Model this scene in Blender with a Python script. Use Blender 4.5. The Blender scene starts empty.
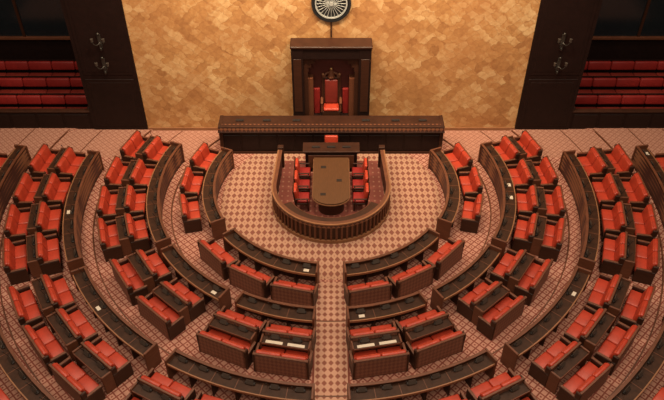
import bpy, bmesh, math, random
from mathutils import Matrix, Vector
random.seed(4)
C = Vector((0, 20.6, 0))
WALLY = 25.0
sc = bpy.context.scene
sc.view_settings.view_transform = 'Standard'

# ------------------------------------------------------------ materials
class NT:
    def __init__(s, name):
        s.m = bpy.data.materials.new(name); s.m.use_nodes = True
        s.t = s.m.node_tree; s.b = s.t.nodes['Principled BSDF']
    def n(s, ty, **kw):
        x = s.t.nodes.new(ty)
        for k, v in kw.items(): setattr(x, k, v)
        return x
    def l(s, a, b): s.t.links.new(a, b)
    def M(s, op, a, b=0.0, c=0.0):
        x = s.n('ShaderNodeMath', operation=op)
        for i, v in enumerate((a, b, c)):
            if i >= len(x.inputs): break
            if isinstance(v, (int, float)): x.inputs[i].default_value = v
            else: s.l(v, x.inputs[i])
        return x.outputs[0]
    def mix(s, f, a, b, bt='MIX'):
        x = s.n('ShaderNodeMix', data_type='RGBA', blend_type=bt)
        for i, v in ((0, f), (6, a), (7, b)):
            if isinstance(v, (int, float)): x.inputs[i].default_value = v
            elif isinstance(v, tuple): x.inputs[i].default_value = (*v, 1)
            else: s.l(v, x.inputs[i])
        return x.outputs[2]
    def coord(s): return s.n('ShaderNodeTexCoord').outputs['Object']
    def noise(s, scale, vec=None, detail=3, sc3=None):
        v = vec or s.coord()
        if sc3:
            mp = s.n('ShaderNodeMapping'); mp.inputs['Scale'].default_value = sc3
            s.l(v, mp.inputs[0]); v = mp.outputs[0]
        x = s.n('ShaderNodeTexNoise'); x.inputs['Scale'].default_value = scale
        x.inputs['Detail'].default_value = detail; s.l(v, x.inputs['Vector'])
        return x.outputs['Fac']

def simple(name, col, rough=0.5, metal=0, var=0.25, nscale=6, sc3=None, spec=0.5):
    t = NT(name)
    f = t.noise(nscale, sc3=sc3)
    c = t.mix(f, tuple(v*(1-var) for v in col), tuple(v*(1+var) for v in col))
    t.l(c, t.b.inputs['Base Color'])
    t.b.inputs['Roughness'].default_value = rough
    t.b.inputs['Metallic'].default_value = metal
    t.b.inputs['Specular IOR Level'].default_value = spec
    return t.m

wood_dark = simple('wood_dark', (0.036, 0.012, 0.006), 0.45, var=0.5, nscale=3, sc3=(1, 1, 6), spec=0.3)
wood_black = simple('wood_black', (0.012, 0.005, 0.004), 0.5, var=0.4, spec=0.2)
wood_mid = simple('wood_mid', (0.115, 0.038, 0.018), 0.45, var=0.4, nscale=4, sc3=(1, 1, 6), spec=0.35)
wood_light = simple('wood_light', (0.23, 0.100, 0.046), 0.45, var=0.3, nscale=4, spec=0.35)
desk_top = simple('desk_top', (0.036, 0.014, 0.007), 0.5, var=0.6, spec=0.2)
red_leather = simple('red_leather', (0.36, 0.036, 0.016), 0.42, var=0.3, nscale=5, spec=0.45)
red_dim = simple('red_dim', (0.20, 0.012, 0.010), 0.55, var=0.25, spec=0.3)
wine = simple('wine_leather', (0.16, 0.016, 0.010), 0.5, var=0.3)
black_plastic = simple('black_plastic', (0.020, 0.014, 0.012), 0.45, spec=0.3)
grey_screen = simple('grey_screen', (0.055, 0.042, 0.034), 0.35, spec=0.3)
paper = simple('paper', (0.56, 0.47, 0.38), 0.8, var=0.08)
brass = simple('brass', (0.35, 0.20, 0.08), 0.45, metal=0.6)
silver = simple('silver', (0.38, 0.38, 0.36), 0.5, metal=0.2)
emblem_black = simple('emblem_black', (0.006, 0.006, 0.007), 0.6)
iron = simple('dark_bronze', (0.05, 0.042, 0.035), 0.4, metal=0.5)
table_top = simple('table_top', (0.085, 0.036, 0.015), 0.35, var=0.3, nscale=4, sc3=(6, 1, 1))
glass = simple('window_glass', (0.010, 0.013, 0.016), 0.15)

def panel_mat(name, c1, c2, sx, sz):
    t = NT(name)
    sep = t.n('ShaderNodeSeparateXYZ'); t.l(t.coord(), sep.inputs[0])
    u = t.M('FRACT', t.M('MULTIPLY', sep.outputs[0], sx))
    v = t.M('FRACT', t.M('MULTIPLY', sep.outputs[2], sz))
    d = t.M('ADD', t.M('ABSOLUTE', t.M('SUBTRACT', u, 0.5)), t.M('ABSOLUTE', t.M('SUBTRACT', v, 0.5)))
    f = t.M('GREATER_THAN', d, 0.5)
    t.l(t.mix(f, c1, c2), t.b.inputs['Base Color'])
    t.b.inputs['Roughness'].default_value = 0.5
    return t.m
back_panel = panel_mat('back_panel', (0.23, 0.090, 0.052), (0.15, 0.050, 0.030), 8, 6)
inlay = panel_mat('inlay_band', (0.22, 0.085, 0.040), (0.05, 0.014, 0.01), 6, 6)

def carpet():
    t = NT('carpet')
    geo = t.n('ShaderNodeNewGeometry').outputs['Position']
    sep = t.n('ShaderNodeSeparateXYZ'); t.l(geo, sep.inputs[0])
    x, y = sep.outputs[0], sep.outputs[1]
    dx, dy = x, t.M('SUBTRACT', y, C.y)
    r = t.M('SQRT', t.M('ADD', t.M('MULTIPLY', dx, dx), t.M('MULTIPLY', dy, dy)))
    def cell(px, py):
        u = t.M('ABSOLUTE', t.M('SUBTRACT', t.M('FRACT', t.M('MULTIPLY', x, 1/px)), 0.5))
        v = t.M('ABSOLUTE', t.M('SUBTRACT', t.M('FRACT', t.M('MULTIPLY', y, 1/py)), 0.5))
        return u, v, t.M('ADD', u, v)
    u, v, d = cell(0.27, 0.27)
    ring = t.M('MULTIPLY', t.M('GREATER_THAN', d, 0.39), t.M('LESS_THAN', d, 0.61))
    core = t.M('LESS_THAN', d, 0.14)
    nz = t.noise(0.6, geo)
    base = t.mix(nz, (0.38, 0.180, 0.130), (0.48, 0.250, 0.185))
    c = t.mix(ring, base, (0.20, 0.058, 0.042))
    c = t.mix(core, c, (0.20, 0.055, 0.04))
    u2, v2, d2 = cell(0.22, 0.34)
    rr = t.M('GREATER_THAN', d2, 0.56)
    w = t.mix(rr, (0.37, 0.205, 0.138), (0.185, 0.068, 0.048))
    w = t.mix(t.M('LESS_THAN', d2, 0.11), w, (0.23, 0.09, 0.062))
    inwell = t.M('LESS_THAN', r, 4.2)
    c = t.mix(inwell, c, w)
    ax = t.M('ABSOLUTE', x)
    u3, v3, d3 = cell(0.20, 0.24)
    a = t.mix(t.M('GREATER_THAN', d3, 0.58), (0.45, 0.25, 0.175), (0.22, 0.08, 0.056))
    am = t.M('MULTIPLY', t.M('LESS_THAN', ax, 0.50), t.M('LESS_THAN', y, 16.3))
    c = t.mix(am, c, a)
    edge = t.M('MULTIPLY', t.M('LESS_THAN', t.M('ABSOLUTE', t.M('SUBTRACT', ax, 0.53)), 0.03), t.M('LESS_THAN', y, 16.3))
    c = t.mix(edge, c, (0.17, 0.05, 0.035))
    pl = t.M('MULTIPLY', t.M('GREATER_THAN', y, 23.0), t.M('GREATER_THAN', r, 5.9))
    c = t.mix(t.M('MULTIPLY', pl, 0.5), c, (0.33, 0.170, 0.120))
    t.l(c, t.b.inputs['Base Color'])
    t.b.inputs['Roughness'].default_value = 0.95
    t.b.inputs['Specular IOR Level'].default_value = 0.1
    return t.m
carpet_m = carpet()

def red_carpet():
    t = NT('red_carpet')
    geo = t.n('ShaderNodeNewGeometry').outputs['Position']
    sep = t.n('ShaderNodeSeparateXYZ'); t.l(geo, sep.inputs[0])
    u = t.M('ABSOLUTE', t.M('SUBTRACT', t.M('FRACT', t.M('MULTIPLY', sep.outputs[0], 4.5)), 0.5))
    v = t.M('ABSOLUTE', t.M('SUBTRACT', t.M('FRACT', t.M('MULTIPLY', sep.outputs[1], 3.5)), 0.5))
    d = t.M('ADD', u, v)
    t.l(t.mix(t.M('LESS_THAN', d, 0.2), (0.17, 0.042, 0.030), (0.28, 0.12, 0.08)), t.b.inputs['Base Color'])
    t.b.inputs['Roughness'].default_value = 0.95
    return t.m
red_carpet_m = red_carpet()

def wall_mat():
    t = NT('golden_mosaic')
    geo = t.n('ShaderNodeNewGeometry').outputs['Position']
    sep = t.n('ShaderNodeSeparateXYZ'); t.l(geo, sep.inputs[0])
    wob = t.M('MULTIPLY', t.M('SUBTRACT', t.noise(3.2, geo, 4), 0.5), 0.5)
    wob2 = t.M('MULTIPLY', t.M('SUBTRACT', t.noise(2.7, geo, 4), 0.5), 0.5)
    x, z = t.M('ADD', sep.outputs[0], wob), t.M('ADD', sep.outputs[2], wob2)
    def cells(k, off=0.0):
        p = t.M('MULTIPLY', t.M('ADD', t.M('MULTIPLY', x, 0.9), z), k)
        q = t.M('MULTIPLY', t.M('SUBTRACT', t.M('MULTIPLY', x, 0.9), z), k)
        cb = t.n('ShaderNodeCombineXYZ')
        t.l(t.M('FLOOR', t.M('ADD', p, off)), cb.inputs[0]); t.l(t.M('FLOOR', q), cb.inputs[1])
        wn = t.n('ShaderNodeTexWhiteNoise', noise_dimensions='2D'); t.l(cb.outputs[0], wn.inputs[0])
        return wn.outputs[0], t.M('FRACT', t.M('ADD', p, off)), t.M('FRACT', q)
    r1, p1, q1 = cells(1.25, 0.8)
    r2, p2, q2 = cells(2.5, 0.8)
    f = t.M('ADD', t.M('MULTIPLY', r1, 0.24), t.M('ADD', t.M('MULTIPLY', r2, 0.28), t.M('MULTIPLY', t.noise(6, geo, 7), 0.52)))
    ramp = t.n('ShaderNodeValToRGB')
    e = ramp.color_ramp.elements
    e[0].position = 0.18; e[0].color = (0.23, 0.090, 0.028, 1)
    e[1].position = 0.86; e[1].color = (0.64, 0.43, 0.215, 1)
    m = e.new(0.5); m.color = (0.42, 0.205, 0.072, 1)
    t.l(f, ramp.inputs[0])
    c = ramp.outputs[0]
    j = t.M('MAXIMUM', t.M('LESS_THAN', p2, 0.09), t.M('LESS_THAN', q2, 0.09))
    c = t.mix(t.M('MULTIPLY', j, 0.32), c, (0.20, 0.08, 0.025))
    nz = t.noise(0.5, geo, 5)
    k = t.n('ShaderNodeMapRange'); k.inputs[1].default_value = 0.4; k.inputs[2].default_value = 0.7
    k.inputs[3].default_value = 0; k.inputs[4].default_value = 0.5; t.l(nz, k.inputs[0])
    c = t.mix(k.outputs[0], c, (0.34, 0.14, 0.048))
    t.l(c, t.b.inputs['Base Color'])
    t.b.inputs['Roughness'].default_value = 0.65
    bp = t.n('ShaderNodeBump'); bp.inputs['Strength'].default_value = 0.4; bp.inputs['Distance'].default_value = 0.04
    t.l(f, bp.inputs['Height']); t.l(bp.outputs[0], t.b.inputs['Normal'])
    return t.m
wall_m = wall_mat()

# ------------------------------------------------------------ mesh builder
class MB:
    def __init__(s): s.v = []; s.f = []; s.mi = []; s.mats = []; s.sm = []
    def _m(s, m):
        if m not in s.mats: s.mats.append(m)
        return s.mats.index(m)
    def add(s, vs, fs, mat, smooth=False):
        o = len(s.v); k = s._m(mat)
        s.v += [tuple(p) for p in vs]
        for f in fs: s.f.append([o+i for i in f]); s.mi.append(k); s.sm.append(smooth)
    def bm(s, b, mat, M=None, smooth=False):
        if M is not None: bmesh.ops.transform(b, matrix=M, verts=b.verts)
        b.verts.index_update()
        s.add([v.co.copy() for v in b.verts], [[v.index for v in f.verts] for f in b.faces], mat, smooth)
        b.free()
    def box(s, x0, x1, y0, y1, z0, z1, mat, bev=0, seg=2, M=None, rx=0, smooth=False):
        b = bmesh.new(); bmesh.ops.create_cube(b, size=1)
        bmesh.ops.scale(b, vec=(x1-x0, y1-y0, z1-z0), verts=b.verts)
        if bev: bmesh.ops.bevel(b, geom=b.edges[:], offset=bev, segments=seg, profile=0.5, affect='EDGES')
        T = Matrix.Translation(((x0+x1)/2, (y0+y1)/2, (z0+z1)/2)) @ Matrix.Rotation(rx, 4, 'X')
        if M is not None: T = M @ T
        s.bm(b, mat, T, smooth)
    def cyl(s, p0, p1, r, mat, n=10, r2=None):
        p0, p1 = Vector(p0), Vector(p1); d = p1-p0
        b = bmesh.new(); bmesh.ops.create_cone(b, cap_ends=True, segments=n, radius1=r, radius2=r if r2 is None else r2, depth=d.length)
        T = Matrix.Translation((p0+p1)/2) @ d.to_track_quat('Z', 'Y').to_matrix().to_4x4()
        s.bm(b, mat, T, False)
    def sph(s, p, r, mat, sc3=(1, 1, 1)):
        b = bmesh.new(); bmesh.ops.create_uvsphere(b, u_segments=12, v_segments=8, radius=r)
        s.bm(b, mat, Matrix.Translation(p) @ Matrix.Diagonal((*sc3, 1)), True)
    def arc(s, r0, r1, z0, z1, a0, a1, mat, cx=0, cy=0):
        n = max(2, int(abs(a1-a0)/2.5)+1)
        vs = []
        for i in range(n+1):
            a = math.radians(a0+(a1-a0)*i/n)
            sx, sy = math.sin(a), -math.cos(a)
            for (r, z) in ((r0, z0), (r1, z0), (r1, z1), (r0, z1)):
                vs.append((cx+r*sx, cy+r*sy, z))
        fs = []
        for i in range(n):
            for k in range(4):
                k2 = (k+1) % 4
                fs.append([4*i+k, 4*i+k2, 4*i+4+k2, 4*i+4+k])
        fs += [[3, 2, 1, 0], [4*n, 4*n+1, 4*n+2, 4*n+3]]
        s.add(vs, fs, mat)
    def prism(s, pts, z0, z1, mat):
        n = len(pts)
        vs = [(x, y, z0) for x, y in pts]+[(x, y, z1) for x, y in pts]
        fs = [list(range(n))[::-1], list(range(n, 2*n))]+[[i, (i+1) % n, n+(i+1) % n, n+i] for i in range(n)]
        s.add(vs, fs, mat)
    def wallstrip(s, path, t, z0, z1, mat):
        L, R = [], []
        for i, p in enumerate(path):
            a = Vector(path[max(i-1, 0)]); b = Vector(path[min(i+1, len(path)-1)])
            d = (b-a).normalized(); nn = Vector((-d.y, d.x))*t/2
            L.append(Vector(p)+nn); R.append(Vector(p)-nn)
        vs = []
        for l, r in zip(L, R): vs += [(l.x, l.y, z0), (r.x, r.y, z0), (r.x, r.y, z1), (l.x, l.y, z1)]
        fs = []
        n = len(path)
        for i in range(n-1):
            for k in range(4):
                k2 = (k+1) % 4
                fs.append([4*i+k, 4*i+4+k, 4*i+4+k2, 4*i+k2])
        fs += [[0, 1, 2, 3], [4*n-1, 4*n-2, 4*n-3, 4*n-4]]
        s.add(vs, fs, mat)
    def mesh(s, name):
        m = bpy.data.meshes.new(name); m.from_pydata(s.v, [], s.f)
        for x in s.mats: m.materials.append(x)
        m.polygons.foreach_set('material_index', s.mi)
        m.polygons.foreach_set('use_smooth', s.sm)
        b = bmesh.new(); b.from_mesh(m); bmesh.ops.recalc_face_normals(b, faces=b.faces); b.to_mesh(m); b.free()
        m.update(); return m
def put(name, mesh, loc=(0, 0, 0), rz=0):
    if isinstance(mesh, MB): mesh = mesh.mesh(name)
    o = bpy.data.objects.new(name, mesh); o.location = loc; o.rotation_euler = (0, 0, rz)
    sc.collection.objects.link(o); return o

# ------------------------------------------------------------ floor (stepped tiers)
TIERS = [0.0, 0.05, 0.10, 0.15]
RT = [6.05, 8.85, 12.0]
def tier_z(r):
    return TIERS[sum(1 for q in RT if r >= q)]
def floor():
    m = MB()
    rings = [(0.0, 0.0)]
    for i, q in enumerate(RT): rings += [(q, TIERS[i]), (q, TIERS[i+1])]
    rings.append((40, TIERS[-1]))
    N = 180
    def rmax(a):
        sx, sy = math.sin(a), -math.cos(a)
        c = [1e9]
        if sy > 1e-6: c.append((WALLY-C.y)/sy)
        if sy < -1e-6: c.append((-2-C.y)/sy)
        if abs(sx) > 1e-6: c.append(17/abs(sx))
        return min(c)
    vs = []
    for (r, z) in rings[1:]:
        for i in range(N):
            a = 2*math.pi*i/N; q = min(r, rmax(a))
            vs.append((C.x+q*math.sin(a), C.y-q*math.cos(a), z))
    vs.append((C.x, C.y, 0)); c0 = len(vs)-1
    fs = [[c0, i, (i+1) % N] for i in range(N)]
    for k in range(len(rings)-2):
        for i in range(N):
            j = (i+1) % N
            fs.append([k*N+i, (k+1)*N+i, (k+1)*N+j, k*N+j])
    m.add(vs, fs, carpet_m)
    put('floor', m)
    n = 0
    for i, q in enumerate(RT):
        t = MB(); n += 1
        lim = 180-math.degrees(math.acos(min(1, (WALLY-.08-C.y)/q)))
        t.arc(q-0.03, q+0.015, TIERS[i]-0.02, TIERS[i+1]+0.006, -lim, lim, wood_mid)
        put('trim_%d' % n, t, C)
    for q in (7.7, 10.7, 13.4, 14.8):
        z = tier_z(q)
        lim = 180-math.degrees(math.acos(min(1, (WALLY-.08-C.y)/q)))
        for s in (-1, 1):
            t = MB(); n += 1
            st = min(lim-3, {7.7: 115, 10.7: 104, 13.4: 100, 14.8: 90}[q])
            t.arc(q-0.02, q+0.02, z, z+0.008, *sorted((s*st, s*lim)), wood_mid)
            put('trim_%d' % n, t, C)
floor()

# ------------------------------------------------------------ walls
m = MB(); m.box(-7.85, 7.85, WALLY, WALLY+0.4, 0, 12, wall_m); put('wall_back', m)
m = MB(); m.box(-7.85, 7.85, WALLY-0.05, WALLY, 0, 0.18, wood_light); put('baseboard_back', m)
m = MB(); m.box(-17.3, -17, -2, WALLY+5, -0.1, 12, wood_black); put('wall_left', m)
m = MB(); m.box(17, 17.3, -2, WALLY+5, -0.1, 12, wood_black); put('wall_right', m)

def sconce():
    m = MB()
    m.box(-0.07, 0.07, -0.05, 0, -0.3, 0.3, iron, 0.02)
    for sx, z in ((-1, 0.05), (1, 0.05)):
        prev = Vector((0, -0.05, z-0.1))
        for k in range(1, 6):
            t = k/5
            p = Vector((sx*0.22*t, -0.05-0.2*math.sin(t*1.57), z-0.1-0.1*math.sin(t*3.14)+0.1*t))
            m.cyl(prev, p, 0.018, iron, 6); prev = p
        m.cyl(prev, prev+Vector((0, 0, 0.04)), 0.03, iron, 8, 0.06)
        m.cyl(prev+Vector((0, 0, 0.04)), prev+Vector((0, 0, 0.16)), 0.045, grey_screen, 10, 0.06)
    m.sph((0, -0.07, 0.33), 0.05, iron); m.sph((0, -0.07, -0.33), 0.05, iron, (1, 1, 1.6))
    return m.mesh('wall_sconce')
SC = sconce()
PX = 10.15
for s, nm in ((-1, 'left'), (1, 'right')):
    m = MB()
    xs = sorted((s*7.86, s*PX))
    m.box(xs[0], xs[1], WALLY-0.05, WALLY+0.4, 0, 12, wood_black)
    for (a, b) in ((8.0, PX-.15),):
        q = sorted((s*a, s*b))
        for (z0, z1) in ((0.3, 2.6), (2.8, 8)):
            m.box(q[0], q[1], WALLY-0.07, WALLY-0.05, z0, z1, wood_black, 0.008, 1)
            m.box(q[0]+.15, q[1]-.15, WALLY-0.08, WALLY-0.07, z0+.15, z1-.15, wood_black, 0.004, 1)
    put('wall_pier_'+nm, m)
    for (x, z) in ((9.0, 4.35), (9.05, 3.3)):
        put('wall_sconce', SC, (s*x, WALLY-0.082, z))
    xs = sorted((s*(PX+.01), s*16.99))
    m = MB(); m.box(xs[0], xs[1], 29.2, 29.5, 0, 12, wood_black); put('wall_gallery_'+nm, m)
    m = MB(); m.box(xs[0], xs[1], WALLY, 29.2, -0.1, 0.0, wood_black); put('floor_gallery_'+nm, m)
    m = MB()
    m.box(xs[0], xs[1], WALLY+.0, WALLY+0.12, 0, 0.95, wood_black)
    m.box(xs[0], xs[1], WALLY-0.04, WALLY+0.2, 0.95, 1.02, wood_dark, 0.02)
    for k in range(6):
        a = xs[0]+0.1+k*1.12
        m.box(a, a+1.0, WALLY-0.03, WALLY, 0.15, 0.85, wood_black, 0.01, 1)
    put('gallery_parapet', m)
    m = MB(); a, b = xs
    if s < 0: b -= 0.6
    else: a += 0.6
    m.box(a, b, 29.0, 29.19, 2.15, 2.27, wood_mid, 0.02)
    m.box(a, b, 29.15, 29.19, 2.27, 6.2, glass)
    for k in range(3):
        q = a+.06+(b-a-.12)*k/2
        m.box(q-.06, q+.06, 29.08, 29.19, 2.27, 6.2, wood_dark)
    m.box(a, b, 29.08, 29.19, 6.2, 6.4, wood_dark)
    put('window_1' if s < 0 else 'window_2', m)
    for k in range(3):
        z = 0.02+0.26*k; y = 25.95+1.0*k
        x0, x1 = xs[0]+0.35, xs[1]-0.35
        if s < 0: x0 = -16.9
        else: x1 = 16.9
        m = MB()
        m.box(x0, x1, -0.4, 0.55, -z, 0, wood_black)
        m.box(x0+.03, x1-.03, -0.2, 0.3, 0, 0.32, wood_black)
        n = 6; w = (x1-x0-0.1)/n
        for i in range(n):
            u = x0+0.05+i*w
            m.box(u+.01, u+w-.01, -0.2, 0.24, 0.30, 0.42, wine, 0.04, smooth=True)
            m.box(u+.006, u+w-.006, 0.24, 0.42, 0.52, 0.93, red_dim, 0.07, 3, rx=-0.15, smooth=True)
        m.box(x0, x1, 0.44, 0.49, 0, 0.95, wood_black)
        for u in (x0, x1-0.05): m.box(u, u+0.05, -0.25, 0.47, 0, 0.65, wood_dark, 0.01)
        put('gallery_bench', m, (0, y, z))

# ------------------------------------------------------------ desks
def console(m, M, z, pap=False):
    m.box(-0.15, 0.15, -0.06, 0.03, z, z+0.05, black_plastic, 0.012, 1, M=M)
    m.box(-0.11, 0.11, 0.0, 0.015, z+0.02, z+0.16, grey_screen, M=M, rx=0.5)
    p = M @ Vector((0.2, -0.02, z)); q = M @ Vector((0.21, 0.08, z+0.3))
    m.cyl(p, q, 0.008, black_plastic, 5); m.sph(q, 0.02, black_plastic)
    if pap:
        m.box(-0.10, 0.08, 0.09, 0.20, z+0.002, z+0.012, paper, M=M)
def arc_desk(r, a0, a1, sgn):
    m = MB(); A0, A1 = sorted((sgn*a0, sgn*a1))
    m.arc(r-.25, r-.21, 0, .86, A0, A1, wood_dark)
    m.arc(r-.265, r-.25, .12, .78, A0+.3, A1-.3, inlay)
    m.arc(r-.28, r-.19, .86, .90, A0, A1, wood_mid)
    m.arc(r-.21, r+.18, .71, .76, A0, A1, desk_top)
    m.arc(r+.18, r+.215, .69, .775, A0, A1, wood_light)
    m.arc(r-.2, r-.0, .36, .39, A0, A1, wood_dark)
    L = math.radians(A1-A0)*r
    n = max(2, round(L/0.75))
    for i in range(n+1):
        a = math.radians(A0+(A1-A0)*i/n)
        M = Matrix.Rotation(math.pi+a, 4, 'Z') @ Matrix.Translation((0, r, 0))
        if i in (0, n):
            m.box(-.035, .035, -.3, .23, 0, .92, wood_mid, 0.012, 1, M=M)
        else:
            m.box(-.015, .015, -.2, .15, 0, .71, wood_dark, M=M)
            m.box(-.01, .01, -.2, .18, .76, .766, wood_mid, M=M)
    for i in range(n):
        a = math.radians(A0+(A1-A0)*(i+.5)/n)
        M = Matrix.Rotation(math.pi+a, 4, 'Z') @ Matrix.Translation((0, r-.1, 0))
        console(m, M, .76, random.random() < 0.10)
    put('curved_desk', m, (C.x, C.y, tier_z(r)))
SEG = [(4.52, 5.8, 52), (4.6, 61, 115), (6.48, 4.6, 26.5), (6.6, 31, 57), (6.62, 60.5, 110),
       (9.32, 3.1, 30), (9.47, 34, 60.5), (9.5, 63.5, 100), (12.4, 2.4, 30), (12.45, 33.5, 60), (12.45, 62.5, 99)]
for (r, a, b) in SEG:
    for s in (-1, 1): arc_desk(r, a, b, s)

# ------------------------------------------------------------ benches
_bc = {}
def bench_mesh(w, desk, pap):
    key = (round(w, 2), desk, pap)
    if key in _bc: return _bc[key]
    m = MB(); h = w/2
    m.box(-h+.03, h-.03, -.2, .27, .0, .32, wood_dark)
    m.box(-h+.03, h-.03, -.25, -.2, .22, .34, wood_mid, 0.01, 1)
    cw = (w-.12)/2
    for s in (-1, 1):
        cx = s*(cw/2+.006)
        m.box(cx-cw/2+.003, cx+cw/2-.003, -.28, .22, .33, .49, red_leather, 0.05, 3, smooth=True)
        m.box(cx-cw/2+.003, cx+cw/2-.003, .12, .28, .44, .90, red_leather, 0.055, 3, rx=-0.22, smooth=True)
        m.box(cx-cw/2+.003, cx+cw/2-.003, .20, .33, .80, .93, red_leather, 0.05, 3, smooth=True)
        m.box(s*h-.035, s*h+.035, -.26, .36, 0, .58, wood_dark, 0.015, 1)
        m.box(s*h-.04, s*h+.04, -.27, .25, .58, .62, wood_mid, 0.015, 2)
        m.box(s*h-.035, s*h+.035, .2, .38, .58, .86, wood_dark, 0.02, 1)
    m.box(-h, h, .31, .36, .04, .87, wood_mid)
    m.box(-h+.05, h-.05, .355, .372, .08, .83, back_panel, 0.006, 1)
    m.box(-h-.02, h+.02, .30, .385, .87, .905, wood_mid, 0.012, 1)
    if desk:
        m.box(-h, h, .37, .68, .70, .745, desk_top, 0.008, 1)
        m.box(-h, h, .68, .705, .685, .76, wood_mid, 0.005, 1)
        for s in (-1, 1): m.box(s*h-.03, s*h+.03, .36, .70, 0, .80, wood_mid, 0.012, 1)
        for s in (-1, 1):
            M = Matrix.Translation((s*cw/2, .46, 0))
            console(m, M, .745)
            if pap: m.box(s*cw/2-.26, s*cw/2+.26, .56, .66, .748, .758, paper)
    _bc[key] = m.mesh('member_bench'); return _bc[key]
def bench(r, a, w, desk=False, pap=False):
    t = math.radians(a)
    put('member_bench', bench_mesh(w, desk, pap), (C.x+r*math.sin(t), C.y-r*math.cos(t), tier_z(r)), math.pi+t)
for s in (-1, 1):
    for a in (13.2, 30.3, 47.5): bench(5.18, s*a, 1.38)
    for a in (76, 92.5, 109): bench(5.25, s*a, 1.2)
    for i, a in enumerate((10.3, 23.4)):
        bench(7.02, s*a, 1.46, True, i == 0); bench(7.88, s*a, 1.62)
    for a in (41.5, 55.3):
        bench(7.15, s*a, 1.32, True); bench(8.05, s*a, 1.5)
    for a in (71, 83, 95, 107):
        bench(7.2, s*a, 1.2, True); bench(8.15, s*a, 1.35)
    for a in (8, 17.8, 27.6):
        bench(10.0, s*a, 1.45, True); bench(10.95, s*a, 1.5)
    for a in (40.2, 49.4, 58.6):
        bench(10.2, s*a, 1.4, True); bench(11.25, s*a, 1.5)
    for a in (70.5, 79.4, 88.3, 97.2):
        bench(10.2, s*a, 1.3, True); bench(11.25, s*a, 1.4)
    for a in (67, 74, 81, 88, 95): bench(13.2, s*a, 1.3, True)
    for a in (37, 44, 51, 58): bench(13.2, s*a, 1.4, True)

# ------------------------------------------------------------ well enclosure
def upath(r, ytop, taper=0.12):
    cy = 20.35; p = []
    n = 6
    for i in range(n): p.append((-(r-taper*(1-i/n)), ytop+(cy-ytop)*i/n))
    for i in range(37):
        a = math.radians(-90+180*i/36); p.append((r*math.sin(a), cy-r*math.cos(a)))
    for i in range(1, n+1): p.append((r-taper*i/n, cy+(ytop-cy)*i/n))
    return p
m = MB()
P = upath(2.12, 22.5)
m.wallstrip(P, 0.08, 0, 0.86, wood_dark)
m.wallstrip(upath(2.13, 22.5), 0.17, 0.86, 0.91, wood_mid)
m.wallstrip(upath(2.20, 22.5), 0.05, 0.86, 0.915, wood_light)
m.wallstrip(upath(2.19, 22.5), 0.10, 0.0, 0.14, wood_light)
m.wallstrip(upath(2.18, 22.5), 0.07, 0.74, 0.86, inlay)
P2 = upath(2.18, 22.5)
for i in range(1, len(P2)-1):
    x, y = P2[i]
    m.cyl((x, y, 0.14), (x, y, 0.74), 0.045, wood_mid, 6)
for s in (-1, 1): m.box(s*2.0-.12, s*2.0+.12, 22.45, 22.65, 0, 1.02, wood_dark, 0.02)
m.arc(1.66, 2.05, .68, .73, -62, 62, wood_dark, 0, 20.35)
m.arc(1.64, 1.67, .1, .73, -62, 62, wood_mid, 0, 20.35)
m.prism([(-1.95, 22.9), (-2.05, 20.35)]+[(2.05*math.sin(math.radians(a)), 20.35-2.05*math.cos(math.radians(a))) for a in range(-84, 85, 6)]+[(2.05, 20.35), (1.95, 22.9)], 0.0, 0.012, red_carpet_m)
put('well_enclosure', m)

m = MB()
def tpts(w, y0, y1):
    return [(-w, y1), ]+[(w*math.sin(math.radians(a)), y0+w*0.75-w*0.75*math.cos(math.radians(a))) for a in range(-90, 91, 10)]+[(w, y1)]
m.prism(tpts(.68, 19.35, 22.1), .74, .80, table_top)
m.prism(tpts(.70, 19.33, 22.1), .70, .74, wood_light)
m.prism(tpts(.48, 19.6, 22.05), .012, .70, wood_dark)
for (y, s) in ((19.9, -1), (20.7, 1), (21.5, -1)):
    m.box(s*.3-.1, s*.3+.1, y-.07, y+.07, .801, .81, black_plastic)
put('central_table', m)
m = MB()
m.box(-1.12, 1.12, 22.15, 22.78, .98, 1.04, wood_dark, .015)
m.box(-1.02, 1.02, 22.2, 22.72, .012, .98, wood_black)
m.box(-.9, .9, 22.17, 22.2, .2, .85, wood_mid, .01, 1)
for x in (-.6, 0, .6):
    m.box(x-.16, x+.16, 22.4, 22.5, 1.04, 1.09, black_plastic, .01, 1)
put('officers_desk', m)

def armchair(name):
    m = MB()
    for x in (-.24, .24):
        for y in (-.22, .22): m.cyl((x, y, 0), (x, y, .38), .025, wood_dark, 8)
    m.box(-.29, .29, -.27, .27, .34, .40, wood_dark, .01, 1)
    m.box(-.27, .27, -.27, .2, .40, .51, red_dim, .045, 3, smooth=True)
    m.box(-.27, .27, .16, .29, .48, .98, red_leather, .05, 3, rx=-.15, smooth=True)
    m.box(-.29, .29, .27, .31, .36, 1.0, wood_dark, .012, 1, rx=-.12)
    for s in (-1, 1):
        m.box(s*.31-.03, s*.31+.03, -.24, .25, .62, .66, wood_dark, .012, 1)
        m.cyl((s*.31, -.2, .38), (s*.31, -.2, .63), .022, wood_dark, 8)
        m.cyl((s*.31, .2, .38), (s*.31, .2, .63), .022, wood_dark, 8)
    return m.mesh(name)
AC = armchair('clerk_armchair')
for s in (-1, 1):
    for y in (20.1, 20.85, 21.6):
        put('clerk_armchair', AC, (s*1.08, y, .012), -math.pi/2 if s > 0 else math.pi/2)
put('secretary_armchair', AC, (0, 23.06, .0), 0)

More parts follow.
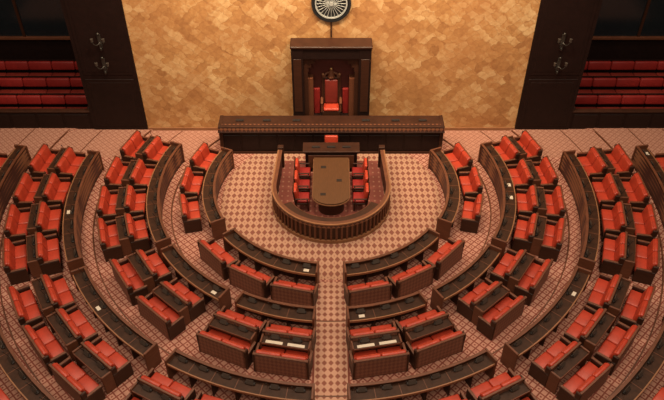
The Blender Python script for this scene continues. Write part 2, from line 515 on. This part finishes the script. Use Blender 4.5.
# ------------------------------------------------------------ presiding podium
m = MB()
m.box(-4.46, 4.46, 23.42, 23.55, 0, 1.28, wood_black)
m.box(-4.55, 4.55, 23.36, 24.18, 1.28, 1.36, wood_dark, .015)
m.box(-4.55, 4.55, 23.34, 23.42, 1.14, 1.28, inlay)
m.box(-4.57, 4.57, 23.33, 23.40, 1.08, 1.14, wood_dark, .01, 1)
m.box(-4.50, 4.50, 23.38, 23.42, 0, .10, wood_dark)
m.box(-4.5, 4.5, 23.52, 23.56, 1.36, 1.372, inlay)
for i in range(12):
    x = -4.4+i*.735
    m.box(x+.03, x+.70, 23.40, 23.43, .2, .92, wood_black, .012, 1)
for s in (-1, 1):
    m.box(s*4.47-.07, s*4.47+.07, 23.4, 24.18, 0, 1.38, wood_dark, .015)
    for x in (1.4, 2.6, 3.7):
        m.box(s*x-.16, s*x+.16, 23.75, 23.85, 1.36, 1.42, black_plastic, .01, 1)
put('presiding_podium', m)
m = MB()
m.box(-4.55, 4.55, 24.2, 24.94, 0, .45, red_carpet_m)
put('dais_platform', m)

# chair niche
m = MB()
Z1 = 4.42; y0, y1 = 24.25, 24.95
for s in (-1, 1):
    q = sorted((s*1.08, s*1.55)); m.box(q[0], q[1], y0, y1, .45, Z1, wood_black, .02, 1)
    m.box(q[0]+.08, q[1]-.08, y0-.02, y0, 1.5, Z1-.5, wood_dark, .008, 1)
    q = sorted((s*.92, s*1.08)); m.box(q[0], q[1], y0+.12, y1, .45, Z1-.45, wood_dark)
    q = sorted((s*.72, s*.92)); m.box(q[0], q[1], y0+.25, y1, .45, 2.9, wood_mid)
    q = sorted((s*.46, s*.72)); m.box(q[0], q[1], y0+.45, y1-.12, 1.1, 2.3, red_dim, .03)
m.box(-1.58, 1.58, y0-.04, y1, Z1-.05, Z1+.05, wood_dark, .02, 1)
m.box(-1.08, 1.08, y0+.02, y1, Z1-.5, Z1-.05, wood_black)
m.box(-.92, .92, y1-.12, y1, .45, Z1-.5, simple('niche_wine', (0.06, 0.010, 0.007), 0.5))
n = 12
for i in range(n):
    a0, a1 = math.pi*i/n, math.pi*(i+1)/n
    x0, x1 = -.92*math.cos(a0), -.92*math.cos(a1)
    zz = 3.2+.72*math.sin((a0+a1)/2)
    m.box(min(x0, x1), max(x0, x1), y0+.14, y1, zz, Z1-.45, wood_dark)
m.box(-1.52, 1.52, y0-.02, y1, .45, 1.1, wood_black)
put('chair_niche', m)

m = MB()
m.box(-.36, .36, -.3, .25, 0, .38, wood_dark, .02)
m.box(-.32, .32, -.32, .16, .38, .52, red_leather, .06, 3, smooth=True)
m.box(-.36, .36, .12, .22, .4, 1.75, wood_dark, .04)
m.box(-.26, .26, .05, .16, .55, 1.65, wine, .05, 3, smooth=True)
for s in (-1, 1):
    m.box(s*.38-.05, s*.38+.05, -.3, .18, .72, .79, wood_mid, .02)
    m.cyl((s*.38, -.25, .35), (s*.38, -.25, .75), .035, wood_mid)
    m.cyl((s*.33, .17, .35), (s*.33, .17, 1.8), .04, wood_mid); m.sph((s*.33, .17, 1.85), .055, wood_light)
for k in range(13):
    a0 = math.pi*k/12
    m.sph((.27*math.cos(a0), .17, 1.75+.2*math.sin(a0)), .05, wood_mid)
m.cyl((0, .17, 1.75), (0, .17, 2.05), .16, wood_mid, 12, .06)
m.sph((0, .17, 2.1), .06, brass)
put('presiding_throne', m, (0, 24.58, 1.1))

# ------------------------------------------------------------ chakra wheel emblem
m = MB()
cz = 5.90; R = .75; Y = WALLY-.002
m.cyl((0, Y, cz), (0, Y-.05, cz), R, emblem_black, 48)
def ring(r0, r1, ya, yb, mat, n=48):
    vs = []
    for i in range(n):
        a = 2*math.pi*i/n
        for (r, y) in ((r0, ya), (r1, ya), (r1, yb), (r0, yb)): vs.append((r*math.cos(a), y, cz+r*math.sin(a)))
    fs = []
    for i in range(n):
        j = (i+1) % n
        for k in range(4):
            k2 = (k+1) % 4; fs.append([4*i+k, 4*i+k2, 4*j+k2, 4*j+k])
    m.add(vs, fs, mat)
ring(R-.09, R, Y-.05, Y-.10, emblem_black)
ring(R-.19, R-.14, Y-.05, Y-.11, silver)
for i in range(24):
    a = 2*math.pi*i/24
    m.cyl((.1*math.cos(a), Y-.08, cz+.1*math.sin(a)), ((R-.18)*math.cos(a), Y-.08, cz+(R-.18)*math.sin(a)), .010, silver, 5)
m.cyl((0, Y-.05, cz), (0, Y-.13, cz), .08, silver, 20)
m.box(-.03, .03, Y-.06, Y, 4.5, cz-R, wood_dark)
put('chakra_wheel_emblem', m)

# ------------------------------------------------------------ lights
def area(name, loc, size, power, col, target=None, spread=180):
    L = bpy.data.lights.new(name, 'AREA'); L.shape = 'DISK'; L.size = size; L.energy = power; L.color = col
    L.spread = math.radians(spread)
    o = bpy.data.objects.new(name, L); o.location = loc; sc.collection.objects.link(o)
    if target: o.rotation_euler = (Vector(target)-Vector(loc)).to_track_quat('-Z', 'Y').to_euler()
warm = (1.0, 0.81, 0.59)
for (x, y, p) in ((-11, 12, 1150), (11, 12, 1150), (-11, 20, 1050), (11, 20, 1050), (0, 18, 1500)):
    area('ceiling_light', (x, y, 20.5), 4.0, p, warm)
for x in (-6, 6):
    area('added_fill_light', (x, 1.5, 19), 3.0, 950, warm, (x*1.1, 14, 0))  # added fill from the camera side, brightens bench backs and near corners
for x in (-5.5, -1.9, 1.9, 5.5):
    area('wall_washer_light', (x, 21.5, 12.5), .8, 230, (1.0, .78, .5), (x, 25, 3.2), 100)
w = bpy.data.worlds.new('World'); sc.world = w; w.use_nodes = True
w.node_tree.nodes['Background'].inputs[0].default_value = (1.0, 0.78, 0.6, 1)
w.node_tree.nodes['Background'].inputs[1].default_value = 0.18

# ------------------------------------------------------------ camera
cam = bpy.data.cameras.new('camera'); cam.lens = 36*713/664; cam.sensor_width = 36
co = bpy.data.objects.new('camera', cam); co.location = (0.03, 0, 18)
co.rotation_euler = (math.radians(90-41.3), 0, 0)
sc.collection.objects.link(co); sc.camera = co
